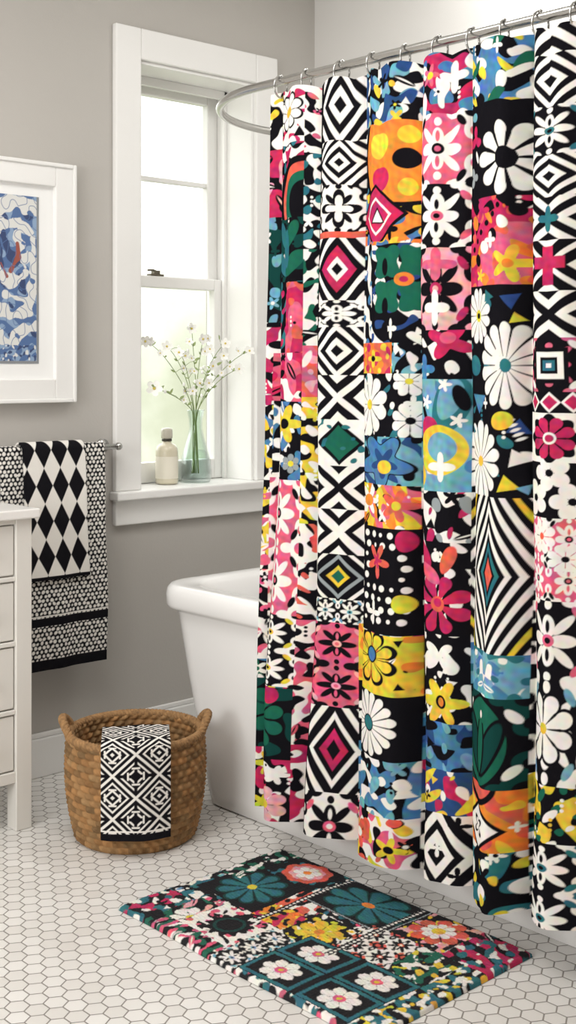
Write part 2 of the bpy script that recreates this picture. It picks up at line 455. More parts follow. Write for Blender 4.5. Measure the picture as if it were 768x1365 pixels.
# ------------------------------------------------------------------ shower rod with rings
RX, RZ = 2.19, 1.985
RR_, RYC = 0.44, 2.46
path = [(XR-0.001, RYC+RR_, RZ), (3.0, RYC+RR_, RZ), (2.8, RYC+RR_, RZ)]
for i in range(19):
    a = math.radians(90+90*i/18); path.append((RX+RR_+RR_*math.cos(a), RYC+RR_*math.sin(a), RZ))
for y in np.linspace(2.4, 1.2, 8): path.append((RX, y, RZ))
for i in range(19):
    a = math.radians(180+90*i/18); path.append((RX+RR_+RR_*math.cos(a), 1.1+RR_*math.sin(a), RZ))
path += [(2.8, 1.1-RR_, RZ), (3.0, 1.1-RR_, RZ), (XR-0.001, 1.1-RR_, RZ)]
b = MB(); b.tube(path, 0.0115, 16)
for yy in (RYC+RR_, 1.1-RR_):
    b.tube([(XR-0.012, yy, RZ), (XR-0.001, yy, RZ)], 0.032, 24)
rod = b.make("shower_curtain_rod", M_CHROME, smooth=True)
def Yof(x, X=2.195):
    u = (x-384)/FPX; return X*(CF-SF*u)/(SF+CF*u)
ring_px = [374, 408, 455, 497, 540, 586, 630, 672, 720, 768]
ringY = [Yof(x, 2.19) for x in ring_px]
while ringY[-1] > 1.3: ringY.append(ringY[-1]-0.1)
for i, yy in enumerate(ringY):
    b = MB(); tw = 0.25*math.sin(i*2.1)
    P_ = []
    for j in range(24):
        a = 2*math.pi*j/24
        rx, rz = 0.023*math.cos(a), 0.028*math.sin(a)
        P_.append((RX+rx*math.cos(tw), yy+rx*math.sin(tw), RZ-0.014+rz))
    b.tube(P_, 0.0026, 8, closed=True)
    b.ball((RX-0.0, yy, RZ+0.0135), 0.005)
    b.make("curtain_ring_%d" % (i+1), M_CHROME, rod, smooth=True)

# ------------------------------------------------------------------ shower curtain
CZ0, CZ1 = 0.108, 1.957
cv = Canvas(-2.405, -1.12, CZ0, CZ1, 0.0015)
def ppm(x): return FPX*(SF+CF*(x-384)/FPX)/2.175
def T(x0, y0, x1, y1):
    p = ppm((x0+x1)/2)
    zt, zb = H_CAM-(y0-490)/p, H_CAM-(y1-490)/p
    t = Tile(cv, -Yof(x0), -Yof(x1), zb, zt)
    t.sx = (Yof(x0)-Yof(x1))/(x1-x0); t.sy = 1/p; t.pb = (x0, y0, x1, y1)
    return t
def F(t, px, py):
    x0, y0, x1, y1 = t.pb
    return (px-(x0+x1)/2)/((x1-x0)/2), -(py-(y0+y1)/2)/((y1-y0)/2)
def D(t, px, py, rx, ry, *a, **k):
    f = F(t, px, py); return t.daisy(f[0], f[1], rx*t.sx, ry*t.sy, *a, **k)
def E(t, px, py, rx, ry, c, rot=0):
    f = F(t, px, py); return t.ell(f[0], f[1], rx*t.sx, ry*t.sy, c, rot)
def BL_(t, px, py, rx, ry, n, dp, c, rot=0):
    f = F(t, px, py); return t.blob(f[0], f[1], rx*t.sx, ry*t.sy, n, dp, c, rot)
def DI(t, px, py, rx, ry, c):
    f = F(t, px, py); return t.dia(f[0], f[1], rx*t.sx, ry*t.sy, c)
def TR(t, px, py, r, c, rot=0):
    f = F(t, px, py); return t.tri(f[0], f[1], r*t.sy, c, rot)
def RC(t, px, py, rx, ry, c):
    f = F(t, px, py); return t.rect(f[0], f[1], rx*t.sx, ry*t.sy, c)

cv.tile(-2.47, -1.12, CZ0, CZ1).camo(K, [(W, 0.1), (MG, 0.8), (TL, 0.9), (YL, 1.3)], 0.075, 5, 'x', mot=.3)
# --- columns 0/1 (left edge)
T(330, 100, 378, 200).camo(K, [(W, 0.1), (YL, 0.9)], 0.06, 11)
T(330, 200, 378, 290).camo(MG, [(K, 0.3), (LP, 0.7)], 0.07, 12)
T(330, 290, 378, 430).camo(K, [(DG, -0.1), (LB, 0.9)], 0.07, 13)
T(330, 430, 378, 540).camo(MG, [(W, 0.1), (K, 0.7)], 0.07, 14)
T(330, 540, 378, 640).camo(K, [(W, 0.3), (BL, 0.5), (YL, 0.7)], 0.06, 15)
T(330, 640, 378, 760).camo(YL, [(K, 0.4), (W, 0.6), (PK, 0.9)], 0.07, 16)
T(330, 760, 378, 880).camo(K, [(W, 0.1), (PK, 0.7)], 0.06, 17)
T(330, 880, 378, 1000).camo(K, [(GR, -0.1), (BL, 0.9), (W, 1.2)], 0.07, 18)
T(330, 1000, 378, 1140).camo(MG, [(YL, 0.7), (K, 0.4), (W, 0.9)], 0.06, 19)
t = T(378, 100, 416, 190).fill(W); t.camo(None, [(MG, 0.9)], 0.05, 20)
for (x, y, r) in [(382, 172, 9), (412, 178, 9), (384, 128, 6)]: TR(t, x, y, r, K)
D(t, 397, 146, 19, 26, 8, K, None, w=1.0); D(t, 397, 146, 17, 23, 8, W, YL, 0.3)
T(378, 190, 416, 262).camo(K, [(W, 0.3), (MG, 0.3), (TL, 0.9)], 0.06, 21, 'x')
t = T(378, 205, 416, 290); E(t, 416, 268, 36, 60, K); E(t, 418, 268, 30, 52, CR); E(t, 418, 270, 24, 42, GR); E(t, 418, 270, 16, 30, K)
t = T(378, 290, 416, 375).camo(K, [(DG, 0.1)], 0.06, 22)
for (x, y, rx, ry, r_) in [(390, 312, 6, 20, .5), (404, 312, 6, 20, -.5), (388, 350, 7, 22, .8), (406, 350, 7, 22, -.8), (397, 330, 5, 26, 0)]: E(t, x, y, rx, ry, TL if x < 400 else GR, r_)
t = T(378, 375, 396, 530).camo(K, [(TL, 0.1), (MG, 0.6)], 0.06, 23)
t = T(396, 375, 416, 530).camo(MG, [(PK, 0.2), (CR, 0.7), (K, 1.2)], 0.08, 24, mot=.5)
t = T(372, 470, 416, 535).camo(PK, [(MG, 0.1), (W, 0.7), (K, 0.8)], 0.07, 25)
t = T(374, 535, 416, 640).camo(K, [(W, 0.5), (BL, 0.7)], 0.06, 26, mot=.5)
BL_(t, 398, 565, 20, 26, 5, 0.3, YL); E(t, 398, 565, 5, 7, K); BL_(t, 386, 612, 14, 20, 4, 0.3, W); D(t, 406, 618, 9, 13, 6, GY, YL, .3)
T(372, 640, 416, 820).damask(PK, W, K, 1, 2, 3)
t = T(372, 820, 416, 915).damask(K, W, YL, 1, 2, 28)
t = T(360, 915, 416, 1010).camo(K, [(DG, 0.3)], 0.07, 29, mot=.3); D(t, 385, 958, 26, 40, 9, GR, MG, 0.16, w=0.8); E(t, 397, 925, 9, 12, MG)
t = T(360, 1010, 416, 1150).camo(K, [(W, 0.4), (MG, 0.8)], 0.06, 30, mot=.5); D(t, 397, 1070, 18, 24, 7, LP, YL, .25, w=.9); BL_(t, 378, 1032, 14, 18, 6, .25, YL); BL_(t, 406, 1030, 10, 13, 5, .3, W); BL_(t, 372, 1085, 10, 14, 5, .3, YL)
T(416, 90, 430, 200).camo(W, [(K, 0.3), (PK, 1.1)], 0.05, 31)
T(416, 200, 430, 330).camo(K, [(W, 0.2), (TL, .9)], 0.05, 32)
T(416, 330, 430, 460).camo(W, [(K, 0.3), (GR, .8)], 0.05, 33)
T(416, 460, 430, 530).camo(PK, [(CR, 0.3), (LP, .9)], 0.05, 34)
T(416, 530, 430, 700).camo(YL, [(K, 0.2), (W, .4)], 0.05, 35)
T(416, 700, 430, 830).camo(K, [(W, 0.1), (CR, 1.1)], 0.05, 36)
T(416, 830, 430, 1000).camo(W, [(PK, 0.2), (K, .6)], 0.05, 37)
T(416, 1000, 430, 1150).camo(MG, [(W, 0.2), (K, .6)], 0.05, 38)
T(430, 80, 442, 1160).fill(K); T(430, 840, 442, 945).camo(MG, [(PK, .2), (K, 1)], .04, 39); T(430, 640, 433, 830).fill(W)
# --- column 2 black & white geometric
bw = [(2.1, K), (1.72, W), (1.45, K), (1.12, W), (0.85, K), (0.55, W), (0.25, K)]
bw2 = [(2.1, W), (1.78, K), (1.5, W), (1.2, K), (0.98, W), (0.72, K), (0.45, W), (.2, K)]
x0, x1 = 442, 487
T(x0, 90, x1, 185).bands(1, bw); T(x0, 185, x1, 245).bands(1, bw2)
t = T(x0, 245, x1, 308).damask(W, K, W, 1, 1, 4); BL_(t, 465, 277, 20, 26, 4, .35, K); BL_(t, 465, 277, 13, 18, 4, .35, W)
T(x0, 308, x1, 316).fill(CR)
t = T(x0, 316, x1, 400).bands(1, [(2.1, W), (1.7, K), (1.3, W), (1.05, K), (0.75, MG), (0.4, W), (.2, K)])
t = T(x0, 400, x1, 435).damask(K, W, W, 1, 1, 5)
T(x0, 435, x1, 500).bands(1, bw)
T(x0, 500, x1, 560).hourglass(1, K, W, .18)
t = T(x0, 560, x1, 622).fill(W); DI(t, 465, 591, 22, 30, K); DI(t, 465, 591, 17, 24, GR); t.camo(None, [(TL, 1.3)], .04, 42)
T(x0, 622, x1, 680).hourglass(1, W, K, .2)
T(x0, 680, x1, 740).hourglass(1, K, W, .25)
t = T(x0, 740, x1, 800).bands(1, [(2.1, K), (1.6, W), (1.4, K), (1.0, GY), (.8, K), (.5, YL), (.3, GR)])
T(x0, 800, x1, 832).damask(K, W, LB, 2, 1, 6)
T(x0, 832, x1, 945).damask(PK, K, LP, 1, 2, 7)
t = T(x0, 945, x1, 1060).bands(1, [(2.1, W), (1.75, K), (1.5, W), (1.25, K), (.9, W), (.72, K), (.5, MG), (.25, K)])
T(x0, 1060, x1, 1150).damask(W, K, PK, 1, 1, 8)
# --- column 3
x0, x1 = 487, 565
t = T(x0, 70, x1, 162).camo(K, [(W, 0.3), (LB, 0.4), (NV, 0.7), (YL, 1.5)], .08, 46, mot=.7)
t = T(x0, 162, x1, 252).camo(K, [(W, 0.4), (BL, .9)], .06, 47)
t = T(x0, 162, x1, 320)
t2 = T(x0, 252, x1, 330).camo(OR, [(K, 0.3), (BL, .6), (YL, .9)], .08, 48)
E(t, 545, 205, 62, 72, K); E(t, 547, 205, 56, 66, OR)
t3_ = T(500, 165, 565, 262)
E(t3_, 520, 190, 14, 17, YL, .4); E(t3_, 553, 180, 10, 12, YL); E(t3_, 551, 212, 13, 14, K); E(t3_, 522, 235, 12, 16, MG, .5); E(t3_, 552, 250, 9, 12, YL)
DI(t, 515, 286, 38, 44, K); DI(t, 515, 286, 33, 39, MG); DI(t, 515, 286, 22, 26, W); DI(t, 515, 286, 18, 22, MG); TR(t, 517, 288, 15, K); TR(t, 517, 288, 11, W)
t = T(x0, 325, x1, 457).camo(K, [(W, 0.75), (NV, 0.8)], .07, 49)
T(487, 325, 508, 457).camo(W, [(K, 0.1), (BL, 1.0)], .06, 50)
for (dx, dy) in [(-15, -26), (15, -26), (-15, 20), (15, 20)]: BL_(t, 545+dx, 375+dy, 19, 27, 4, .16, GR, .785)
E(t, 549, 373, 9, 9, OR); E(t, 549, 373, 4, 4, MG)
for yy in (345, 398, 430): E(t, 527, yy+10, 4, 12, K)
t = T(487, 457, 537, 498).camo(CR, [(OR, .2), (YL, .9), (MG, 1.0)], .05, 51, mot=0); BL_(t, 512, 478, 12, 12, 4, .3, YL); E(t, 512, 478, 4, 4, K)
T(537, 457, x1, 520).camo(K, [(LB, .2), (W, .6)], .05, 52)
t = T(x0, 498, x1, 582).camo(K, [(TL, 1.0), (W, 1.2)], .06, 53, mot=.5)
D(t, 506, 540, 27, 42, 10, W, YL, .17, w=.86); D(t, 556, 508, 16, 20, 8, W, YL, .2); D(t, 558, 560, 18, 24, 8, W, K, .2)
t = T(x0, 582, x1, 646).camo(LB, [(NV, .6), (K, .9)], .06, 54, mot=0); BL_(t, 527, 614, 38, 40, 5, .22, K, .3); BL_(t, 527, 614, 35, 37, 5, .22, BL, .3); BL_(t, 530, 616, 20, 22, 5, .3, NV, .3); E(t, 532, 622, 9, 9, YL)
t = T(x0, 646, x1, 702).camo(YL, [(OR, .0), (PK, .5), (K, .9), (W, 1.2)], .07, 55); BL_(t, 508, 668, 17, 20, 6, .3, W); E(t, 508, 668, 7, 8, OR); BL_(t, 548, 672, 18, 22, 5, .3, CR); E(t, 548, 672, 5, 6, YL)
t = T(x0, 702, x1, 842).fill(K)
for j, yy in enumerate(range(712, 838, 14)):
    for i, xx in enumerate(range(494, 566, 12)):
        if abs(yy-748) < 22 and abs(xx-525) < 18: continue
        r_ = 4.4 if (i+j) % 3 else 2.8
        E(t, xx+(j % 2)*3, yy, r_*0.8, r_, W)
BL_(t, 525, 746, 17, 24, 5, .35, CR, .2); BL_(t, 525, 746, 8, 11, 5, .3, MG); E(t, 554, 800, 9, 12, YL); BL_(t, 489, 708, 8, 12, 4, .3, CR); E(t, 556, 718, 8, 14, MG)
BL_(t, 520, 815, 12, 16, 4, .4, W)
t = T(x0-4, 842, x1, 920).camo(YL, [(OR, 1.2), (K, 1.5)], .06, 56, mot=.3)
D(t, 520, 874, 34, 37, 8, K, None, w=.85); D(t, 520, 874, 29, 32, 8, YL, None, w=.68); E(t, 520, 870, 9, 11, K); E(t, 520, 870, 7, 9, BL)
for (x, y) in [(490, 850), (552, 850), (490, 905), (553, 908)]: TR(t, x, y, 6, K, x)
t = T(x0-4, 920, x1, 1004).fill(K); D(t, 517, 961, 36, 42, 16, W, K, .26, w=.84); E(t, 517, 961, 8, 9, TL)
t = T(x0-4, 1004, x1, 1078).camo(K, [(BL, -.1), (W, .5), (LB, .8)], .07, 57, mot=.6)
t = T(x0-4, 1078, x1, 1170).camo(W, [(PK, .0), (YL, .8), (K, .8), (CR, 1.1)], .07, 58, mot=.6); BL_(t, 505, 1112, 17, 20, 5, .3, CR); E(t, 505, 1112, 5, 6, W); BL_(t, 545, 1120, 15, 18, 5, .3, YL); E(t, 545, 1120, 5, 5, K)
# --- column 4
x0, x1 = 565, 630
t = T(x0, 55, x1, 150).camo(MG, [(K, .3), (BL, .4), (W, .9)], .08, 59, mot=.6); BL_(t, 586, 98, 13, 16, 5, .3, PK); E(t, 586, 98, 5, 5, YL); BL_(t, 613, 100, 14, 22, 4, .3, W)
T(x0, 150, x1, 245).damask(PK, W, K, 1, 1, 9)
T(x0, 245, x1, 330).damask(K, W, PK, 1, 1, 10)
T(x0, 330, x1, 440).damask(LP, K, MG, 1, 1, 11); t = T(x0, 330, x1, 440); BL_(t, 597, 352, 20, 22, 4, .3, PK); BL_(t, 597, 410, 14, 24, 4, .3, W)
t = T(x0, 440, x1, 512).camo(K, [(W, .6)], .05, 63); BL_(t, 610, 455, 24, 26, 4, .3, MG, .5); E(t, 610, 450, 7, 8, PK); BL_(t, 582, 492, 15, 20, 4, .3, BL)
t = T(x0, 505, x1, 655).camo(LB, [(BL, .9)], .08, 64, mot=.2)
E(t, 572, 560, 16, 60, K, .35); E(t, 571, 560, 12, 54, LB, .35); E(t, 612, 540, 17, 40, TL, -.3); E(t, 612, 532, 11, 28, LB, -.3); E(t, 590, 575, 12, 20, MG, .2); E(t, 602, 600, 26, 34, YL, -.6); E(t, 604, 596, 16, 20, LB, -.6); BL_(t, 604, 622, 15, 20, 4, .3, W); E(t, 578, 635, 8, 14, YL); E(t, 622, 530, 6, 18, K, .3)
for (x, y) in [(608, 512), (620, 560), (574, 610), (586, 536)]: BL_(t, x, y, 7, 10, 5, .3, W)
T(x0, 655, x1, 722).camo(K, [(W, .1), (MG, 1.2), (GY, 1.1)], .07, 65)
t = T(x0, 722, x1, 846).camo(K, [(W, 1.1)], .05, 66)
D(t, 600, 805, 33, 40, 8, MG, CR, .26, w=.7); E(t, 600, 803, 5, 6, MG)
for (x, y, r_) in [(583, 740, .5), (612, 745, -.4), (590, 765, .9)]: E(t, x, y, 7, 20, [CR, MG, PK][int(x) % 3], r_)
t = T(x0, 846, x1, 962).camo(K, [(W, .5)], .06, 67); BL_(t, 600, 875, 22, 24, 4, .38, W, .785); BL_(t, 602, 935, 27, 32, 6, .25, YL); E(t, 602, 935, 7, 9, K); E(t, 602, 935, 4, 6, OR)
T(x0, 962, x1, 1025).camo(BL, [(NV, .3), (K, .6), (LB, .8)], .07, 68, mot=.6)
T(x0, 1025, x1, 1082).camo(NV, [(MG, .4), (YL, .7), (W, 1.1)], .07, 69, mot=.6)
t = T(x0, 1082, x1, 1190).bands(1, [(2.1, W), (1.5, K), (1.15, W), (.85, K), (.6, W), (.3, K)])
for (x, y) in [(575, 1095), (620, 1095), (575, 1160), (620, 1160), (598, 1128)]: BL_(t, x, y, 10, 12, 4, .4, K if y != 1128 else W)
# --- column 5
x0, x1 = 630, 712
T(x0, 40, x1, 135).camo(BL, [(K, .3), (W, .7), (YL, 1.1), (GR, 1.1)], .09, 71, mot=.6)
t = T(x0, 135, x1, 262).fill(K); D(t, 692, 212, 36, 50, 9, W, K, .2, w=.72, gap=.3); BL_(t, 645, 180, 16, 18, 3, .35, MG, .5); BL_(t, 640, 232, 12, 15, 3, .35, GY); E(t, 650, 205, 3, 9, W, .5); E(t, 642, 150, 8, 6, LB)
t = T(x0, 262, x1, 380).camo(K, [(MG, .3)], .06, 72); E(t, 694, 385, 66, 108, MG); E(t, 700, 385, 52, 88, PK); t.camo(None, [(OR, 1.0), (CR, 1.1)], .06, 73)
for a in range(5):
    E(t, 650+a*13, 345-a*16, 6, 9, W if a % 2 else K, .5)
for a in range(7): E(t, 640+a*9, 330-a*11, 3, 4, K)
BL_(t, 694, 352, 20, 26, 5, .3, YL); E(t, 694, 352, 5, 6, OR); BL_(t, 660, 280, 11, 14, 3, .4, MG); BL_(t, 655, 366, 9, 9, 5, .3, YL); BL_(t, 672, 320, 8, 11, 4, .3, W)
t = T(x0, 380, x1, 662).camo(K, [(TL, 1.55)], .08, 74, mot=.4)
D(t, 649, 420, 23, 38, 12, W, YL, .22, w=.86); E(t, 649, 420, 3, 4, K)
D(t, 690, 487, 35, 58, 14, W, TL, .16, w=.84)
D(t, 652, 616, 34, 55, 14, W, YL, .13, w=.84)
for (x, y, r_, c, ro) in [(695, 400, 13, NV, 1.2), (668, 395, 10, TL, .4), (700, 425, 9, YL, .2), (700, 570, 13, NV, 2.0), (650, 535, 17, BL, 1.0), (636, 575, 9, TL, .3), (645, 490, 9, LB, .9), (700, 610, 14, W, .4), (692, 645, 14, YL, .2), (705, 650, 8, LB, 1.4), (668, 452, 7, W, .2)]: TR(t, x, y, r_, c, ro)
for i in range(5): E(t, 694+i*2, 560+i*6, 4, 2, W, .5)
E(t, 642, 487, 9, 14, TL, .3); E(t, 686, 560, 11, 12, YL, .4)
t = T(x0, 662, x1, 868)
t.bands(1, [(2.1, W), (1.9, K), (1.76, YL), (1.64, K), (1.5, W), (1.36, K), (1.22, W), (1.08, K), (.94, W), (.80, K), (.66, W), (.54, K), (.42, TL), (.30, K), (.22, CR)])
t = T(x0, 868, x1, 940).camo(LB, [(BL, .6), (W, 1.0), (TL, 1.2)], .06, 75, 'x')
t = T(x0, 925, x1, 1042).damask(K, DG, W, 1, 1, 12); E(t, 668, 985, 35, 60, K); E(t, 668, 985, 32, 56, GR)
for dx, r_ in [(-16, .35), (16, -.35), (0, 0)]: E(t, 668+dx, 990, 11, 42, K, r_); E(t, 668+dx, 990, 8, 36, DG if dx else GR, r_)
D(t, 668, 950, 10, 14, 6, GR, W, .35)
t = T(x0, 1042, x1, 1122).camo(OR, [(CR, .4), (YL, .9)], .06, 77, 'x', mot=.3); E(t, 668, 1040, 26, 26, K); E(t, 668, 1036, 22, 22, CR); E(t, 645, 1075, 12, 14, YL); DI(t, 668, 1095, 34, 34, K); DI(t, 668, 1095, 28, 28, W); BL_(t, 668, 1095, 14, 15, 4, .3, K, .785); BL_(t, 668, 1095, 9, 10, 4, .3, W, .785)
T(x0, 1122, x1, 1215).camo(K, [(TL, .0), (W, 1.0), (YL, 1.2)], .07, 78, mot=.6)
# --- column 6 and beyond
x0, x1 = 712, 785
T(x0, 0, x1, 70).hourglass(1, K, W, .2)
T(x0, 70, x1, 140).bands(1, bw)
T(x0, 140, x1, 205).damask(K, W, TL, 1, 1, 13)
T(x0, 205, x1, 262).bands(1, bw)
t = T(x0, 262, x1, 320).hourglass(1, W, K, .2); BL_(t, 748, 291, 14, 18, 4, .3, TL)
t = T(x0, 320, x1, 388).hourglass(1, K, W, .12); RC(t, 748, 354, 7, 26, MG); RC(t, 748, 350, 20, 8, MG)
T(x0, 388, x1, 450).hourglass(1, W, K, .22)
t = T(x0, 450, x1, 522).damask(K, PK, W, 1, 1, 14); RC(t, 748, 487, 22, 24, K); RC(t, 748, 487, 17, 18, W); RC(t, 748, 487, 10, 11, K); RC(t, 748, 487, 7, 7, TL); RC(t, 748, 487, 3, 3, W)
t = T(x0, 522, x1, 550).bands(1, [(2.1, K), (1.0, W), (.7, MG)], 3)
t = T(x0, 550, x1, 616).fill(W); BL_(t, 748, 584, 33, 33, 8, .1, K); D(t, 748, 584, 27, 29, 8, MG, W, .28, w=.8); E(t, 748, 584, 5, 5, MG)
t = T(x0, 616, x1, 692).fill(K)
for (x, y) in [(748, 630), (725, 665), (770, 668)]: D(t, x, y, 22, 25, 5, W, K, .2, w=.9)
T(x0, 690, x1, 800).damask(PK, W, K, 2, 2, 15); t = T(x0, 690, x1, 760); D(t, 738, 715, 18, 24, 8, W, CR, .2); D(t, 764, 744, 18, 20, 8, W, K, .2)
T(x0, 800, x1, 905).damask(K, W, PK, 1, 1, 16)
t = T(x0, 905, x1, 1045).damask(K, W, LB, 1, 1, 17)
D(t, 745, 970, 34, 52, 8, K, YL, .16, w=1.05); D(t, 745, 970, 31, 47, 8, W, YL, .16, w=.8)
t = T(x0, 1045, x1, 1120).camo(K, [(YL, .1), (GR, .8), (W, 1.1)], .06, 85)
t = T(x0, 1120, x1, 1250).damask(K, W, TL, 1, 2, 18)
T(785, 0, 830, 1300).camo(K, [(W, .0), (MG, .8), (YL, 1.2)], .08, 87, 'x')
watercolor(cv.img, cv.a, cv.b)

bnd_px = [356, 377, 430, 487, 565, 630, 712, 790, 865, 950, 1040, 1150, 1280]
bndA = np.array([-Yof(x) for x in bnd_px])
A_, Z_ = np.meshgrid(cv.a, cv.b)
tt = (CZ1-Z_)/(CZ1-CZ0)
Aw = A_+(0.006*np.sin(Z_*2.4+A_*5)+0.004*np.sin(Z_*5.3+A_*11))*np.clip(tt*2, 0, 1)
k_ = np.clip(np.searchsorted(bndA, Aw.ravel(), side='right')-1, 0, len(bndA)-2).reshape(Aw.shape)
pfr = np.clip((Aw-bndA[k_])/(bndA[k_+1]-bndA[k_]), 0, 1)
sk = np.array([0.42, 0.5, 0.30, 0.60, 0.36, 0.66, 0.38, 0.5, 0.4, 0.55, 0.45, 0.5])[k_]
pp = np.where(pfr < sk, 0.5*pfr/sk, 0.5+0.5*(pfr-sk)/(1-sk))
bump = np.sin(np.pi*pp)**0.78
ampk = np.array([0.45, 0.85, 0.85, 1.15, 0.95, 1.25, 1.0, 1.1, 1.0, 1.1, 1.0, 1.0])[k_]
ph = np.array([0, 1.1, 2.3, 0.4, 3.1, 1.7, 2.6, 0.8, 0, 1, 2, 3])[k_]
amp = (0.038+0.032*tt)*ampk*(1+0.2*np.sin(Z_*3.2+ph))
wr = 0.0044*np.sin(A_*46+1.3*np.sin(Z_*2.1)+0.6)*(0.4+tt)+0.0026*np.sin(A_*95+Z_*3.0+np.sin(Z_*5))+0.0022*np.sin(Z_*9+A_*20)*tt
Xc = 2.200-amp*bump-np.maximum(wr, -0.006)
Yc = -A_+0.050*tt*np.clip((Yof(520)*-1-A_)/0.35, 0, 1)+0.006*np.sin(Z_*4+A_*8)*tt
ringA = np.sort(-np.array(ringY))
dist = np.min(np.abs(cv.a[:, None]-ringA[None, :]), axis=1)
sag = -0.012*np.clip(dist/0.05, 0, 1)**2
Zc = Z_+sag[None, :]*(1-tt)**6
P = np.stack([Xc, Yc, Zc], axis=-1)
grid_obj("shower_curtain", P, cv.img, M_CLOTH)

# ------------------------------------------------------------------ bath rug
rc = Canvas(0.0, 0.79, 0.0, 0.51, 0.002)
rc.tile(0, .79, 0, .51).camo(K, [(W, .3), (TL, .8), (PK, 1.1)], .05, 101)
def RT(s0, s1, w0, w1): return rc.tile(s0*.79, s1*.79, w0*.51, w1*.51)
RT(0, .12, 0, .28).camo(K, [(MG, 0.1), (TL, .7), (W, 1.0)], .06, 102)
RT(0, .12, .28, .6).camo(K, [(W, 0.3), (LB, .8), (TL, .5)], .06, 103, 'y')
t = RT(.12, .30, 0, .33).camo(K, [(GR, .1), (LP, 1.1)], .06, 104, mot=.5); t.daisy(-.1, 0, .05, .05, 7, W, YL, .22, w=.8)
t = RT(.04, .30, .40, .74).fill(K); t.daisy(0, 0, .09, .085, 10, DG, None, w=.9); t.daisy(0, 0, .083, .078, 10, TL, YL, .15, w=.7)
t = RT(0, .1, .6, 1).camo(K, [(GR, 0.1), (W, .9)], .05, 105, 'y')
t = RT(.1, .32, .74, 1).fill(K); t.camo(None, [(TL, .9)], .05, 120); t.blob(0, 0, .066, .062, 8, .05, CR); t.blob(0, 0, .048, .045, 8, .05, LP); t.daisy(0, 0, .036, .035, 6, W, OR, .3)
t = RT(.30, .50, .36, .55).camo(OR, [(YL, .4), (MG, .7), (K, .6)], .05, 106)
t = RT(.30, .42, .55, .74).camo(CR, [(W, .4), (K, .5)], .05, 107)
t = RT(.34, .66, .66, 1).fill(K); t.daisy(0, 0, .125, .083, 9, DG, None, w=.9); t.daisy(0, 0, .118, .078, 9, TL, OR, .15, w=.74); t.ringbox(0, 0, .120, .082, .002, GY)
t = RT(.20, .44, .10, .38).camo(W, [(K, .7), (PK, 1.2)], .05, 108); t.blob(0, 0, .06, .06, 12, .12, K); t.ell(0, 0, .038, .038, DG); t.ell(0, 0, .03, .03, K)
t = RT(.44, .60, .36, .62).camo(K, [(W, .8), (YL, .9)], .045, 109); t.daisy(0, 0, .055, .055, 7, YL, OR, .22, w=.9)
t = RT(.14, .44, 0, .10).camo(K, [(W, .4), (GR, .5), (PK, .9)], .05, 110)
t = RT(.42, .52, 0, .36).damask(K, W, LB, 1, 3, 21)
t = RT(.52, .92, .02, .44).fill(K)
for fx in (-.52, .52):
    for fy in (-.5, .5):
        t.ringbox(fx, fy, .068, .046, .005, TL); t.daisy(fx, fy, .048, .041, 7, W, PK, .3, w=.92)
        t.ell(fx, fy, .006, .006, YL)
t = RT(.60, .78, .44, .70).damask(W, K, CR, 2, 2, 22)
t = RT(.66, .84, .70, 1).camo(K, [(LP, .4), (YL, 1.2)], .05, 121); t.daisy(0, 0, .068, .066, 8, CR, YL, .25, w=.85); t.daisy(0, 0, .04, .04, 8, W, YL, .4)
t = RT(.78, .92, .44, .70).camo(K, [(W, .6), (GR, .3), (YL, .9)], .055, 113)
t = RT(.84, 1, .70, 1).camo(MG, [(K, .2), (W, 1.0), (TL, .7)], .06, 114)
t = RT(.92, 1, 0, .70).camo(K, [(TL, .1), (YL, .9), (W, .7)], .05, 115)
for s_ in (.33, .62): 
    t = RT(s_, s_+.02, .36, .98); t.fill(K); t.dots(.012, .004, W)
watercolor(rc.img, rc.a, rc.b, 9)
rc.img[:] = rc.img*0.93+0.014
Aa, Bb = np.meshgrid(rc.a, rc.b)
ed = np.minimum(np.minimum(Aa, .79-Aa), np.minimum(Bb, .51-Bb))
zz = 0.001+0.010*np.sqrt(np.clip(1-(1-np.clip(ed/0.008, 0, 1))**2, 0, 1))+0.0006*noise2(Aa, Bb, .01, 4)*np.clip(ed/.01, 0, 1)
zz += 0.002*np.clip(noise2(Aa, Bb, .3, 8), -1, 1)*np.clip(ed/.01, 0, 1)
P = np.stack([1.688+Bb+0.003*np.sin(Aa*12), 2.385-Aa, np.maximum(zz, 0.001)], axis=-1)
grid_obj("bath_rug", P[:, ::-1], rc.img[:, ::-1], M_TERRY)

# ------------------------------------------------------------------ towel bar + towels
BY, BZ = 3.262, 1.002
b = MB(); b.tube([(1.60, BY, BZ), (2.31, BY, BZ)], 0.009, 16)
for x in (1.615, 2.295):
    b.tube([(x, BY, BZ), (x, YB-0.006, BZ)], 0.007, 12); b.tube([(x, YB-0.008, BZ), (x, YB-0.0005, BZ)], 0.022, 24)
b.ball((2.312, BY, BZ), 0.0125, 12, 8); b.ball((1.598, BY, BZ), 0.0125, 12, 8)
bar = b.make("towel_bar", M_CHROME, smooth=True)

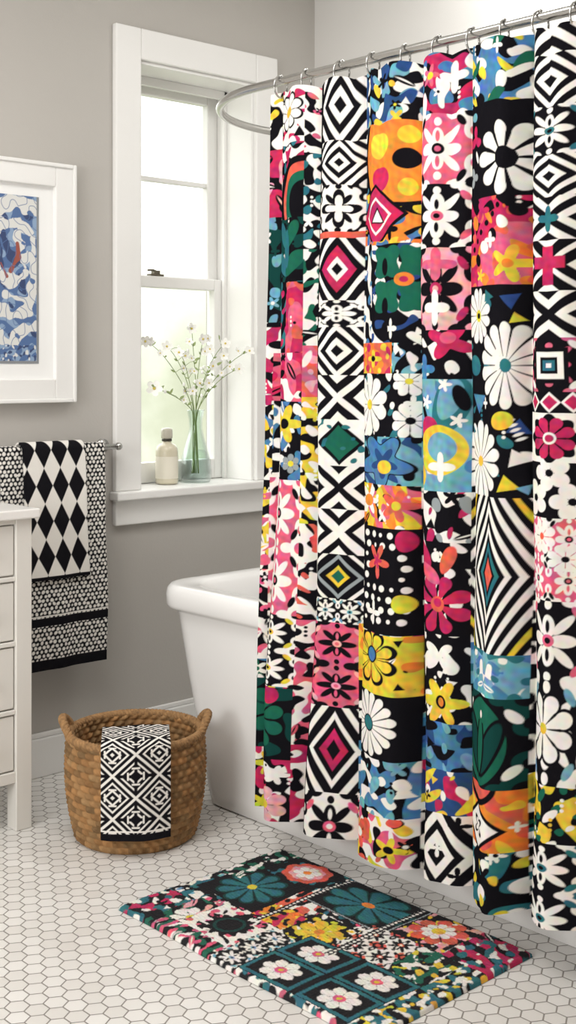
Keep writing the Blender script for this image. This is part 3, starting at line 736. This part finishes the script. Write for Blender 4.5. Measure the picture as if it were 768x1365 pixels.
def drape(cvs, w, back, rr, cx, skew=0.0, ripple=0.003, zoff=0):
    A, S = np.meshgrid(cvs.a, cvs.b)
    Lf = cvs.b[-1]-back-math.pi*rr
    Y = np.empty_like(S); Z = np.empty_like(S)
    f = S < Lf; ar = (S >= Lf) & (S < Lf+math.pi*rr); bk = S >= Lf+math.pi*rr
    Y[f] = BY-rr-0.018*((Lf-S[f])/Lf)**0.7*0.6; Z[f] = BZ-(Lf-S[f])
    th = (S[ar]-Lf)/rr; Y[ar] = BY-rr*np.cos(th); Z[ar] = BZ+rr*np.sin(th)
    dz = S[bk]-Lf-math.pi*rr; Y[bk] = BY+rr+0.0*dz; Z[bk] = BZ-dz
    down = np.clip((BZ-Z)/0.5, 0, 1)
    Y -= np.where(f, ripple*np.abs(down)**0.6*(1+np.sin(A*38+Z*3)+0.5*np.sin(A*71)), 0)
    X = cx+A+skew*down*np.where(f, 1, 0)+0.004*np.sin(Z*14)*down
    return np.stack([X, Y, Z+zoff], axis=-1)

tw, Lf, back, rr = 0.365, 0.655, 0.5, 0.0135
tcv = Canvas(-tw/2, tw/2, 0, Lf+back+math.pi*rr, 0.0018)
t = tcv.tile(-tw/2, tw/2, 0, 1.5).fill(K)
pt = 0.0145
yy = np.mod(t.Y, pt*0.87)-pt*0.435; row = np.floor(t.Y/(pt*0.87))
xx = np.mod(t.X+5+np.mod(row, 2)*pt/2, pt)-pt/2
t.put(np.hypot(xx, yy)-0.0050*(1+.18*noise2(t.X, t.Y, .02, 5)), W)
for (z0_, z1_, c) in [(0, .032, K), (.13, .155, K), (.16, .163, W)]:
    tcv.tile(-tw/2, tw/2, z0_, z1_).fill(c)
P = drape(tcv, tw, back, rr, 2.065)
to1 = grid_obj("dotted_bath_towel", P, tcv.img, M_TERRY, solid=0.006)
tw, Lf, back, rr = 0.215, 0.385, 0.33, 0.0235
tcv = Canvas(-tw/2, tw/2, 0, Lf+back+math.pi*rr, 0.0016)
t = tcv.tile(-tw/2, tw/2, 0, 1.5).fill(K)
dx, dy = 0.057, 0.106
xx = np.mod(t.X+5, dx)-dx/2; yy = np.mod(t.Y+5+0.02, dy)-dy/2
m_ = np.abs(xx)/(dx/2)+np.abs(yy)/(dy/2)
t.put((m_-1.0)*dx*0.43, W)
tcv.tile(-tw/2, tw/2, 0, .010).fill(K)
P = drape(tcv, tw, back, rr, 2.06, skew=0.012, ripple=0.003)
to2 = grid_obj("diamond_hand_towel", P, tcv.img, M_TERRY, solid=0.006)

# ------------------------------------------------------------------ wicker basket with towel
bc = (2.005, 2.75)
basket = empty("wicker_basket"); 
Hb = 0.272; rows = 16; NT = 38
th = np.linspace(0, 2*math.pi, NT*12, endpoint=False)
zs = np.linspace(0, Hb, rows*8+1)
def rad(z): u = z/Hb; return 0.156+0.024*u**0.8+0.012*np.sin(math.pi*u)
TH, ZS = np.meshgrid(th, zs)
rowi = np.floor(ZS/Hb*rows-1e-6)
rowph = np.abs(np.sin(math.pi*ZS/Hb*rows))**.8
st = np.sin(TH*NT/2*2+rowi*math.pi+ (ZS/Hb*rows-rowi-.5)*1.6)
def weave(sign):
    return rad(ZS)+sign*(0.0058*rowph*(0.65+0.6*st)) - (0.012 if sign < 0 else 0)
rs = np.random.RandomState(4)
def wcol():
    seg = (np.floor((TH*NT/2/math.pi)+rowi*0.5)).astype(int) % NT
    tab = rs.uniform(0.6, 1.2, (rows+2, NT))
    base = lin((158, 121, 80))
    f = tab[np.clip(rowi.astype(int), 0, rows), seg]
    hue = rs.uniform(-.08, .08, (rows+2, NT))[np.clip(rowi.astype(int), 0, rows), seg]
    fib = 1+0.18*np.sin(TH*210+ZS*900)
    c = base[None, None]*(f*fib)[..., None]; c[..., 0] *= 1+hue; c[..., 2] *= 1-hue
    return np.clip(c, 0, 1)
for nm, sg in (("woven_side", 1), ("woven_lining", -1)):
    R_ = weave(sg)
    P = np.stack([bc[0]+R_*np.cos(TH), bc[1]+R_*np.sin(TH), ZS+0.002], axis=-1)
    grid_obj(nm, P, wcol(), M_WICKER, basket, wrap=True)
M_ROPE = mat("seagrass_rope", (152, 116, 76), 0.8, noise=0.3, nscale=90, bump=0.6, bscale=350)
b = MB(); b.lathe([(0.001, 0), (0.156, 0), (0.156, 0.010), (0.001, 0.010)], (bc[0], bc[1], 0.001), 48); b.make("woven_base", M_ROPE, basket)
def rope(b, fn, n, R, r, turns, closed=False):
    for s_ in range(3):
        pts = []
        for i in range(n):
            u = i/(n if closed else n-1)
            p = Vector(fn(u)); q = Vector(fn(u+1e-3)); t = (q-p).normalized()
            up = Vector((0,0,1)); s1 = t.cross(up)
            if s1.length < 1e-3: s1 = t.cross(Vector((1,0,0)))
            s1.normalize(); s2 = t.cross(s1)
            a = 2*math.pi*(u*turns+s_/3)
            pts.append(p+s1*R*math.cos(a)+s2*R*math.sin(a))
        b.tube(pts, r, 7, closed=closed)
b = MB()
rimr = rad(Hb)-0.004
rope(b, lambda u: (bc[0]+rimr*math.cos(2*math.pi*u), bc[1]+rimr*math.sin(2*math.pi*u), Hb+0.002), 360, 0.0055, 0.0068, 32, True)
b.make("rope_rim", M_ROPE, basket, smooth=True)
ex, ey = -0.588, -0.809
tx, ty = 0.809, -0.588
b = MB()
for sgn in (-1, 1):
    bx, by = bc[0]+sgn*tx*(rimr+0.004), bc[1]+sgn*ty*(rimr+0.004)
    def hf(u, bx=bx, by=by, sgn=sgn):
        a = math.pi*u
        along = 0.060*math.cos(a); up_ = 0.050*math.sin(a); out = 0.014*math.sin(a)
        inw = -0.012*math.cos(a)**2
        return (bx+ex*along*0.9+sgn*tx*(out+inw), by+ey*along*0.9+sgn*ty*(out+inw), Hb-0.008+up_)
    rope(b, hf, 60, 0.0055, 0.0066, 6)
b.make("rope_handles", M_ROPE, basket, smooth=True)

tw = 0.174
Lfront, Ltop, Lin = 0.245, 0.105, 0.10
tot = Lfront+Ltop+Lin+0.03
tcv = Canvas(-tw/2, tw/2, 0, tot, 0.0013)
t = tcv.tile(-tw/2, tw/2, 0, tot+1).fill(K)
px_, py_ = tw/1.5, 0.108
xx = np.mod(t.X+px_*50+px_/2, px_)-px_/2; yy = np.mod(t.Y+py_*50, py_)-py_/2
m_ = np.abs(xx)/(px_/2)+np.abs(yy)/(py_/2); k = px_*.35
def ring_(lo, hi, c): t.put((np.abs(m_-(lo+hi)/2)-(hi-lo)/2)*k, c)
ring_(0.92, 1.08, W)
ring_(0.62, 0.73, W); ring_(0.28, .40, W); ring_(0, .10, W)
ring_(1.27, 1.38, W); ring_(1.60, 1.72, W); ring_(1.90, 2.0, W)
t.put(np.maximum(np.minimum(np.abs(xx)-.0040, np.abs(yy)-.0040), .2-np.abs(m_-1)), K)
for cx_ in (0, .5):
    ax = np.abs(np.abs(xx)-px_*cx_); ay = np.abs(yy) if cx_ == 0 else np.abs(np.abs(yy)-py_*.5)
    for q_ in (.30,):
        t.put(np.maximum(np.abs(ax-px_*q_*.55)-.0022, ay-.010), W); t.put(np.maximum(np.abs(ay-py_*q_*.62)-.0022, ax-.010), W)
tcv.tile(-tw/2, tw/2, 0, .018).fill(K)
tcv.tile(-tw/2, tw/2, .021, .025).fill(W)
A, S = np.meshgrid(tcv.a, tcv.b)
rf = rad(Hb)+0.019; zt = Hb+0.026
key_s = [0, Lfront-0.02, Lfront+0.01, Lfront+0.035, Lfront+0.035+Ltop, Lfront+0.06+Ltop, tot]
key_r = [rad(0.04)+0.026, rf+0.001, rf-0.007, rf-0.035, rf-0.035-Ltop, rf-0.05-Ltop, rf-0.055-Ltop]
key_z = [zt-0.248, zt-0.018, zt-0.004, zt+0.001, zt+0.004, zt-0.016, zt-0.07]
sm = np.linspace(0, tot, 400)
rr_ = np.interp(sm, key_s, key_r); zz_ = np.interp(sm, key_s, key_z)
ker = np.hanning(23); ker /= ker.sum()
def smooth_(a):
    p_ = np.pad(a, 11, mode='reflect', reflect_type='odd'); return np.convolve(p_, ker, 'valid')
rr_, zz_ = smooth_(rr_), smooth_(zz_)
RR = np.interp(S, sm, rr_); ZZ = np.interp(S, sm, zz_)
bend = (np.sqrt(np.maximum(0.19**2-A**2, 0))-0.19)*np.clip((RR-0.03)/0.15, 0, 1)
RR2 = RR+bend+0.002*np.sin(A*60+S*10)
ZZ2 = ZZ+0.002*np.sin(A*25+1)*np.clip(S/0.2, 0, 1)+0.0*A
P = np.stack([bc[0]+ex*RR2+tx*A, bc[1]+ey*RR2+ty*A, ZZ2], axis=-1)
grid_obj("folded_geometric_towel", P, tcv.img, M_TERRY, basket, solid=0.008)

# ------------------------------------------------------------------ vanity
van = empty("bathroom_vanity")
VX0, VX1, VY0, VY1 = 0.92, 1.822, 2.975, 3.314
b = MB(); b.box(VX0+0.01, VX1-0.01, VY0+0.022, VY1, 0.13, 0.842); b.make("cabinet_body", M_VAN, van)
b = MB()
for x in (VX0, VX1-0.048):
    for y in (VY0, VY1-0.048): b.box(x, x+0.048, y, y+0.048, 0.0005, 0.842)
mid = (VX0+VX1)/2
b.box(mid-0.02, mid+0.02, VY0+0.004, VY0+0.024, 0.13, 0.842)
for z0_, z1_ in [(0.13, 0.16), (0.315, 0.327), (0.499, 0.511), (0.674, 0.686), (0.828, 0.842)]:
    b.box(VX0+0.048, mid-0.02, VY0+0.004, VY0+0.024, z0_, z1_); b.box(mid+0.02, VX1-0.048, VY0+0.004, VY0+0.024, z0_, z1_)
b.make("face_frame", M_VAN, van, bevel=0.002)
b = MB(); kb = MB()
for (xa, xb) in ((VX0+0.051, mid-0.023), (mid+0.023, VX1-0.051)):
    for z0_, z1_ in [(0.164, 0.311), (0.331, 0.495), (0.515, 0.670), (0.690, 0.824)]:
        b.box(xa, xb, VY0+0.008, VY0+0.021, z0_, z1_)
        xm, zm = (xa+xb)/2, (z0_+z1_)/2
        for kx in (xm-0.09, xm+0.09):
            kb.tube([(kx, VY0+0.006, zm), (kx, VY0-0.010, zm), (kx, VY0-0.016, zm), (kx, VY0-0.022, zm)], [0.005, 0.005, 0.013, 0.010], 16)
b.make("drawer_fronts", M_VAN, van, bevel=0.003); kb.make("knobs", M_CHROME, van, smooth=True)
b = MB(); b.box(VX0-0.015, VX1+0.016, VY0-0.018, VY1+0.002, 0.842, 0.868); b.make("countertop", M_COUNTER, van, bevel=0.004)

# ------------------------------------------------------------------ framed art
art = empty("framed_artwork")
FX0, FX1, FZ0, FZ1 = 1.56, 2.178, 1.143, 1.876; fw = 0.072
b = MB()
b.box(FX0, FX0+fw, YB-0.03, YB-0.001, FZ0, FZ1); b.box(FX1-fw, FX1, YB-0.03, YB-0.001, FZ0, FZ1)
b.box(FX0+fw, FX1-fw, YB-0.03, YB-0.001, FZ0, FZ0+fw); b.box(FX0+fw, FX1-fw, YB-0.03, YB-0.001, FZ1-fw, FZ1)
e = 0.012
b.box(FX0-0.0, FX0+e, YB-0.037, YB-0.03, FZ0, FZ1); b.box(FX1-e, FX1, YB-0.037, YB-0.03, FZ0, FZ1)
b.box(FX0+e, FX1-e, YB-0.037, YB-0.03, FZ0, FZ0+e); b.box(FX0+e, FX1-e, YB-0.037, YB-0.03, FZ1-e, FZ1)
b.make("frame_moulding", M_TRIM, art, bevel=0.003)
b = MB(); b.box(FX0+fw, FX1-fw, YB-0.014, YB-0.002, FZ0+fw, FZ1-fw); b.make("mat_board", M_MAT, art)
pa0, pa1, pz0, pz1 = FX0+0.124, FX1-0.124, 1.262, 1.768
pc = Canvas(pa0, pa1, pz0, pz1, 0.0014)
CRM = lin((222, 222, 218)); AB = lin((84, 112, 158)); AL = lin((140, 164, 194)); AN = lin((56, 72, 112)); AR = lin((156, 84, 70))
t = pc.tile(pa0, pa1, pz0, pz1+1).camo(AB, [(AL, .3), (AN, 1.1)], .07, 201, mot=0)
def loopy(pts, r, c):
    P0 = np.array(pts, float); u = np.linspace(0, len(P0)-1, 60); i = np.clip(u.astype(int), 0, len(P0)-2); f = (u-i); f = f*f*(3-2*f)
    q = P0[i]*(1-f[:, None])+P0[i+1]*f[:, None]; d = 9
    for (x, z) in q: d = np.minimum(d, np.hypot(t.X-(pa1+x), t.Y-(pz0+z)))
    t.put(d-r*(1+.35*noise2(t.X, t.Y, .05, 7)), c)
loopy([(-.02, .47), (-.08, .49), (-.15, .46), (-.22, .48), (-.30, .45), (-.36, .47)], .022, CRM)
loopy([(-.03, .40), (-.07, .43), (-.13, .42), (-.16, .36), (-.14, .28), (-.10, .24), (-.05, .27), (-.04, .34), (-.08, .38)], .015, CRM)
loopy([(-.02, .30), (-.015, .22), (-.04, .16), (-.10, .14), (-.15, .17), (-.19, .24), (-.21, .34), (-.26, .38)], .016, CRM)
loopy([(-.01, .12), (-.06, .10), (-.10, .06), (-.16, .09), (-.22, .12), (-.28, .22), (-.30, .32)], .016, CRM)
loopy([(-.03, .19), (-.08, .20), (-.12, .21)], .010, CRM)
loopy([(-.02, .38), (-.02, .34)], .010, CRM); loopy([(-.23, .2), (-.25, .28)], .012, CRM)
loopy([(-.08, .30), (-.10, .33), (-.12, .38)], .013, AN); loopy([(-.098, .28), (-.07, .32), (-.075, .36)], .006, AR); loopy([(-.11, .26), (-.13, .30)], .004, AR)
loopy([(-.25, .10), (-.32, .14), (-.35, .24)], .012, AN)
for (x, z, r_) in [(-.025, .45, .007), (-.05, .36, .005), (-.02, .25, .006), (-.07, .08, .005), (-.12, .11, .005), (-.03, .07, .006), (-.18, .40, .006), (-.06, .22, .004)]:
    loopy([(x, z), (x-.006, z+.004)], r_, AB if x > -.1 else AL)
n, g = noise2(t.X, t.Y, .05, 77, True); t.put(np.abs(n)/np.maximum(g, 30)-.0009, AB)
t2 = pc.tile(pa0, pa1, pz0, pz0+.055); t2.camo(AL, [(AB, .0), (AN, .9), (CRM, 1.3)], .03, 79, mot=0)
t.ringbox(0, 0, t.hw-.004, t.hh-.004, .004, lin((140, 142, 144)))
Aa, Bb = np.meshgrid(pc.a, pc.b)
grid_obj("abstract_print", np.stack([Aa, np.full_like(Aa, YB-0.0155), Bb], axis=-1), pc.img, M_PRINT, art)

# ------------------------------------------------------------------ sill objects
SZ = OZ0+0.0005
bot = empty("lotion_bottle")
c = (2.62, 3.415, SZ)
b = MB(); b.lathe([(0.030, 0), (0.0375, 0.003), (0.0385, 0.01), (0.0385, 0.112), (0.036, 0.124), (0.028, 0.134), (0.017, 0.139), (0.015, 0.143), (0.015, 0.15)], c, 40); b.make("bottle_body", M_BOTTLE, bot, smooth=True)
b = MB(); b.lathe([(0.0389, 0.02), (0.0389, 0.095)], c, 40, cap0=False, cap1=False); b.make("label", M_LABEL, bot, smooth=True)
b = MB(); b.lathe([(0.0165, 0.146), (0.0175, 0.147), (0.0175, 0.153), (0.0165, 0.154)], c, 32); b.make("collar", M_COLLAR, bot, smooth=True)
b = MB(); b.lathe([(0.014, 0.154), (0.019, 0.156), (0.020, 0.165), (0.020, 0.182), (0.017, 0.189), (0.004, 0.191)], c, 32); b.make("cap", M_CAP, bot, smooth=True)

vz = empty("flower_vase"); vc = (2.742, 3.41, SZ)
outp = [(0.030, 0), (0.048, 0.002), (0.054, 0.012), (0.055, 0.04), (0.051, 0.08), (0.040, 0.12), (0.029, 0.155), (0.023, 0.185), (0.0235, 0.215), (0.029, 0.245), (0.031, 0.25)]
inp = [(r-0.004, max(z, 0.012)) for r, z in outp[::-1]]
b = MB(); b.lathe(outp+inp, vc, 48); b.make("glass_body", M_VASE, vz, smooth=True)
b = MB(); b.lathe([(0.001, 0.013), (0.046, 0.013), (0.0495, 0.04), (0.0455, 0.08), (0.037, 0.11), (0.001, 0.11)], vc, 40); b.make("water", M_WATER, vz, smooth=True)
def atY(x, y, Y):
    u = (x-384)/FPX; Dp = Y/(CF-SF*u); return (Dp*(SF+CF*u), Y, H_CAM-(y-490)*Dp/FPX)
rs = np.random.RandomState(12)
stems = MB(); leaves = MB(); pet = MB(); pol = MB()
def flower(c, r):
    nx_ = rs.uniform(-.5, .5); 
    nrm = Vector((nx_-.3, -1, rs.uniform(-.2, .7))).normalized()
    u1 = nrm.cross(Vector((0, 0, 1))).normalized(); v1 = nrm.cross(u1)
    c = Vector(c); ph = rs.uniform(0, 6)
    for i in range(5):
        a = ph+2*math.pi*i/5; d = u1*math.cos(a)+v1*math.sin(a); s_ = nrm.cross(d)
        n = len(pet.v)
        ptsp = [c, c+d*r*.5+s_*r*.42+nrm*r*.12, c+d*r*.95+s_*r*.3+nrm*r*.25, c+d*r*1.08+nrm*r*.22, c+d*r*.95-s_*r*.3+nrm*r*.25, c+d*r*.5-s_*r*.42+nrm*r*.12]
        pet.v += [tuple(q) for q in ptsp]; pet.f.append(tuple(range(n, n+6))); pet.m.append(0)
    pol.ball(tuple(c+nrm*r*.1), r*.2, 8, 5)
def leaf(c, d, ln):
    d = Vector(d).normalized(); s_ = d.cross(Vector((rs.uniform(-.3, .3), -1, .2))).normalized(); c = Vector(c)
    n = len(leaves.v); k = ln*.2
    leaves.v += [tuple(q) for q in (c, c+d*ln*.35+s_*k, c+d*ln*.7+s_*k*.8, c+d*ln, c+d*ln*.7-s_*k*.8, c+d*ln*.35-s_*k)]
    leaves.f.append(tuple(range(n, n+6))); leaves.m.append(0)
branches = [((193, 455), 3.36), ((205, 518), 3.33), ((222, 462), 3.40), ((238, 470), 3.35), ((255, 438), 3.38), ((270, 452), 3.34), ((300, 458), 3.32), ((332, 468), 3.29), ((318, 492), 3.30), ((283, 488), 3.33)]
for (px, py), Yp in branches:
    tip = Vector(atY(px, py, Yp)); base = Vector((vc[0]+rs.uniform(-.012, .012), vc[1]+rs.uniform(-.012, .012), SZ+0.03))
    neck = Vector((vc[0]+(tip.x-vc[0])*.06, vc[1]+rs.uniform(-.008, .008), SZ+0.235))
    pts = []
    for i in range(17):
        s_ = i/16
        if s_ < .4: q = base.lerp(neck, s_/.4)
        else:
            v = (s_-.4)/.6; h = tip-neck
            q = neck+Vector((h.x*v**1.35, h.y*v**1.3, h.z*(1-(1-v)**1.35)))
        q += Vector((math.sin(s_*9+px)*.0018, 0, 0))*(1 if s_ > .45 else 0)
        pts.append(q)
    stems.tube(pts, [0.0019-0.0009*i/16 for i in range(17)], 6)
    flower(tip, 0.019 if px != 205 else 0.027)
    for i in range(9, 16, 2):
        side = rs.choice([-1, 1]) if px < 300 else -1; q = pts[i]
        d = Vector((side*rs.uniform(.5, 1), rs.uniform(-.6, .1), rs.uniform(.2, .9))).normalized(); ln = rs.uniform(.02, .042)
        e_ = q+d*ln
        stems.tube([q, q+d*ln*.5+Vector((0, 0, .003)), e_], 0.0008, 5)
        r_ = rs.rand()
        if r_ < .5: flower(e_, rs.uniform(.011, .018))
        elif r_ < .8: pet.ball(tuple(e_), 0.005, 8, 5, sz=1.4)
        else: leaf(e_, d, .025)
        leaf(q, Vector((-side*rs.uniform(.4, 1), rs.uniform(-.3, .3), rs.uniform(.2, .8))), rs.uniform(.012, .024))
stems.make("stems", M_STEM, vz, smooth=True); leaves.make("leaves", M_LEAF, vz); pet.make("petals", M_PETAL, vz); pol.make("pollen", M_POLLEN, vz, smooth=True)

# ------------------------------------------------------------------ world: bright hazy garden
w = bpy.data.worlds.new("garden_haze"); scene.world = w; w.use_nodes = True
nt = w.node_tree; N = nt.nodes; L = nt.links; bg = N["Background"]
tc = N.new("ShaderNodeTexCoord"); sp = N.new("ShaderNodeSeparateXYZ"); L.new(tc.outputs["Generated"], sp.inputs[0])
nz = N.new("ShaderNodeTexNoise"); nz.inputs["Scale"].default_value = 11; nz.inputs["Detail"].default_value = 5
L.new(tc.outputs["Generated"], nz.inputs["Vector"])
ma = N.new("ShaderNodeMath"); ma.operation = 'MULTIPLY_ADD'; L.new(nz.outputs["Fac"], ma.inputs[0]); ma.inputs[1].default_value = 0.45
L.new(sp.outputs[2], ma.inputs[2])
rp = N.new("ShaderNodeValToRGB"); L.new(ma.outputs[0], rp.inputs[0])
els = rp.color_ramp.elements
els[0].position = 0.08; els[0].color = (0.50, 0.53, 0.38, 1)
els[1].position = 0.40; els[1].color = (2.3, 2.32, 2.3, 1)
e_ = els.new(0.18); e_.color = (0.64, 0.67, 0.50, 1)
e_ = els.new(0.28); e_.color = (0.92, 0.94, 0.80, 1)
L.new(rp.outputs[0], bg.inputs[0]); bg.inputs[1].default_value = 1.35

# ------------------------------------------------------------------ lights
def area(name, loc, target, size, energy, col=(1, 1, 1), sy=None):
    l = bpy.data.lights.new(name, 'AREA'); l.energy = energy; l.size = size; l.color = col
    if sy: l.shape = 'RECTANGLE'; l.size_y = sy
    o = bpy.data.objects.new(name, l); link(o); o.location = loc
    o.rotation_euler = (Vector(target)-Vector(loc)).to_track_quat('-Z', 'Y').to_euler(); return o
area("ceiling_light", (0.9, 1.9, 2.70), (0.9, 1.9, 0), 1.5, 29, (1, 0.98, 0.955))
area("side_fill_light", (-0.85, 1.9, 1.4), (2.2, 2.1, 0.7), 1.3, 47, (1, 0.99, 0.98))  # added soft fill from the left, as if from a window; wall is solid
area("tub_ceiling_light", (2.85, 2.2, 2.72), (2.85, 2.2, 0), 0.5, 9, (1, 0.99, 0.97))

# ------------------------------------------------------------------ camera
cam = bpy.data.cameras.new("camera"); co = bpy.data.objects.new("camera", cam); link(co)
co.location = (0, 0, H_CAM); co.rotation_euler = (math.radians(90), 0, -math.radians(43))
cam.sensor_fit = 'VERTICAL'; cam.sensor_height = 36; cam.sensor_width = 36*768/1365
cam.lens = 36*FPX/1365; cam.shift_y = -(682.5-490)/1365; cam.clip_start = 0.02
scene.camera = co
scene.view_settings.view_transform = 'Standard'
scene.view_settings.look = 'None'
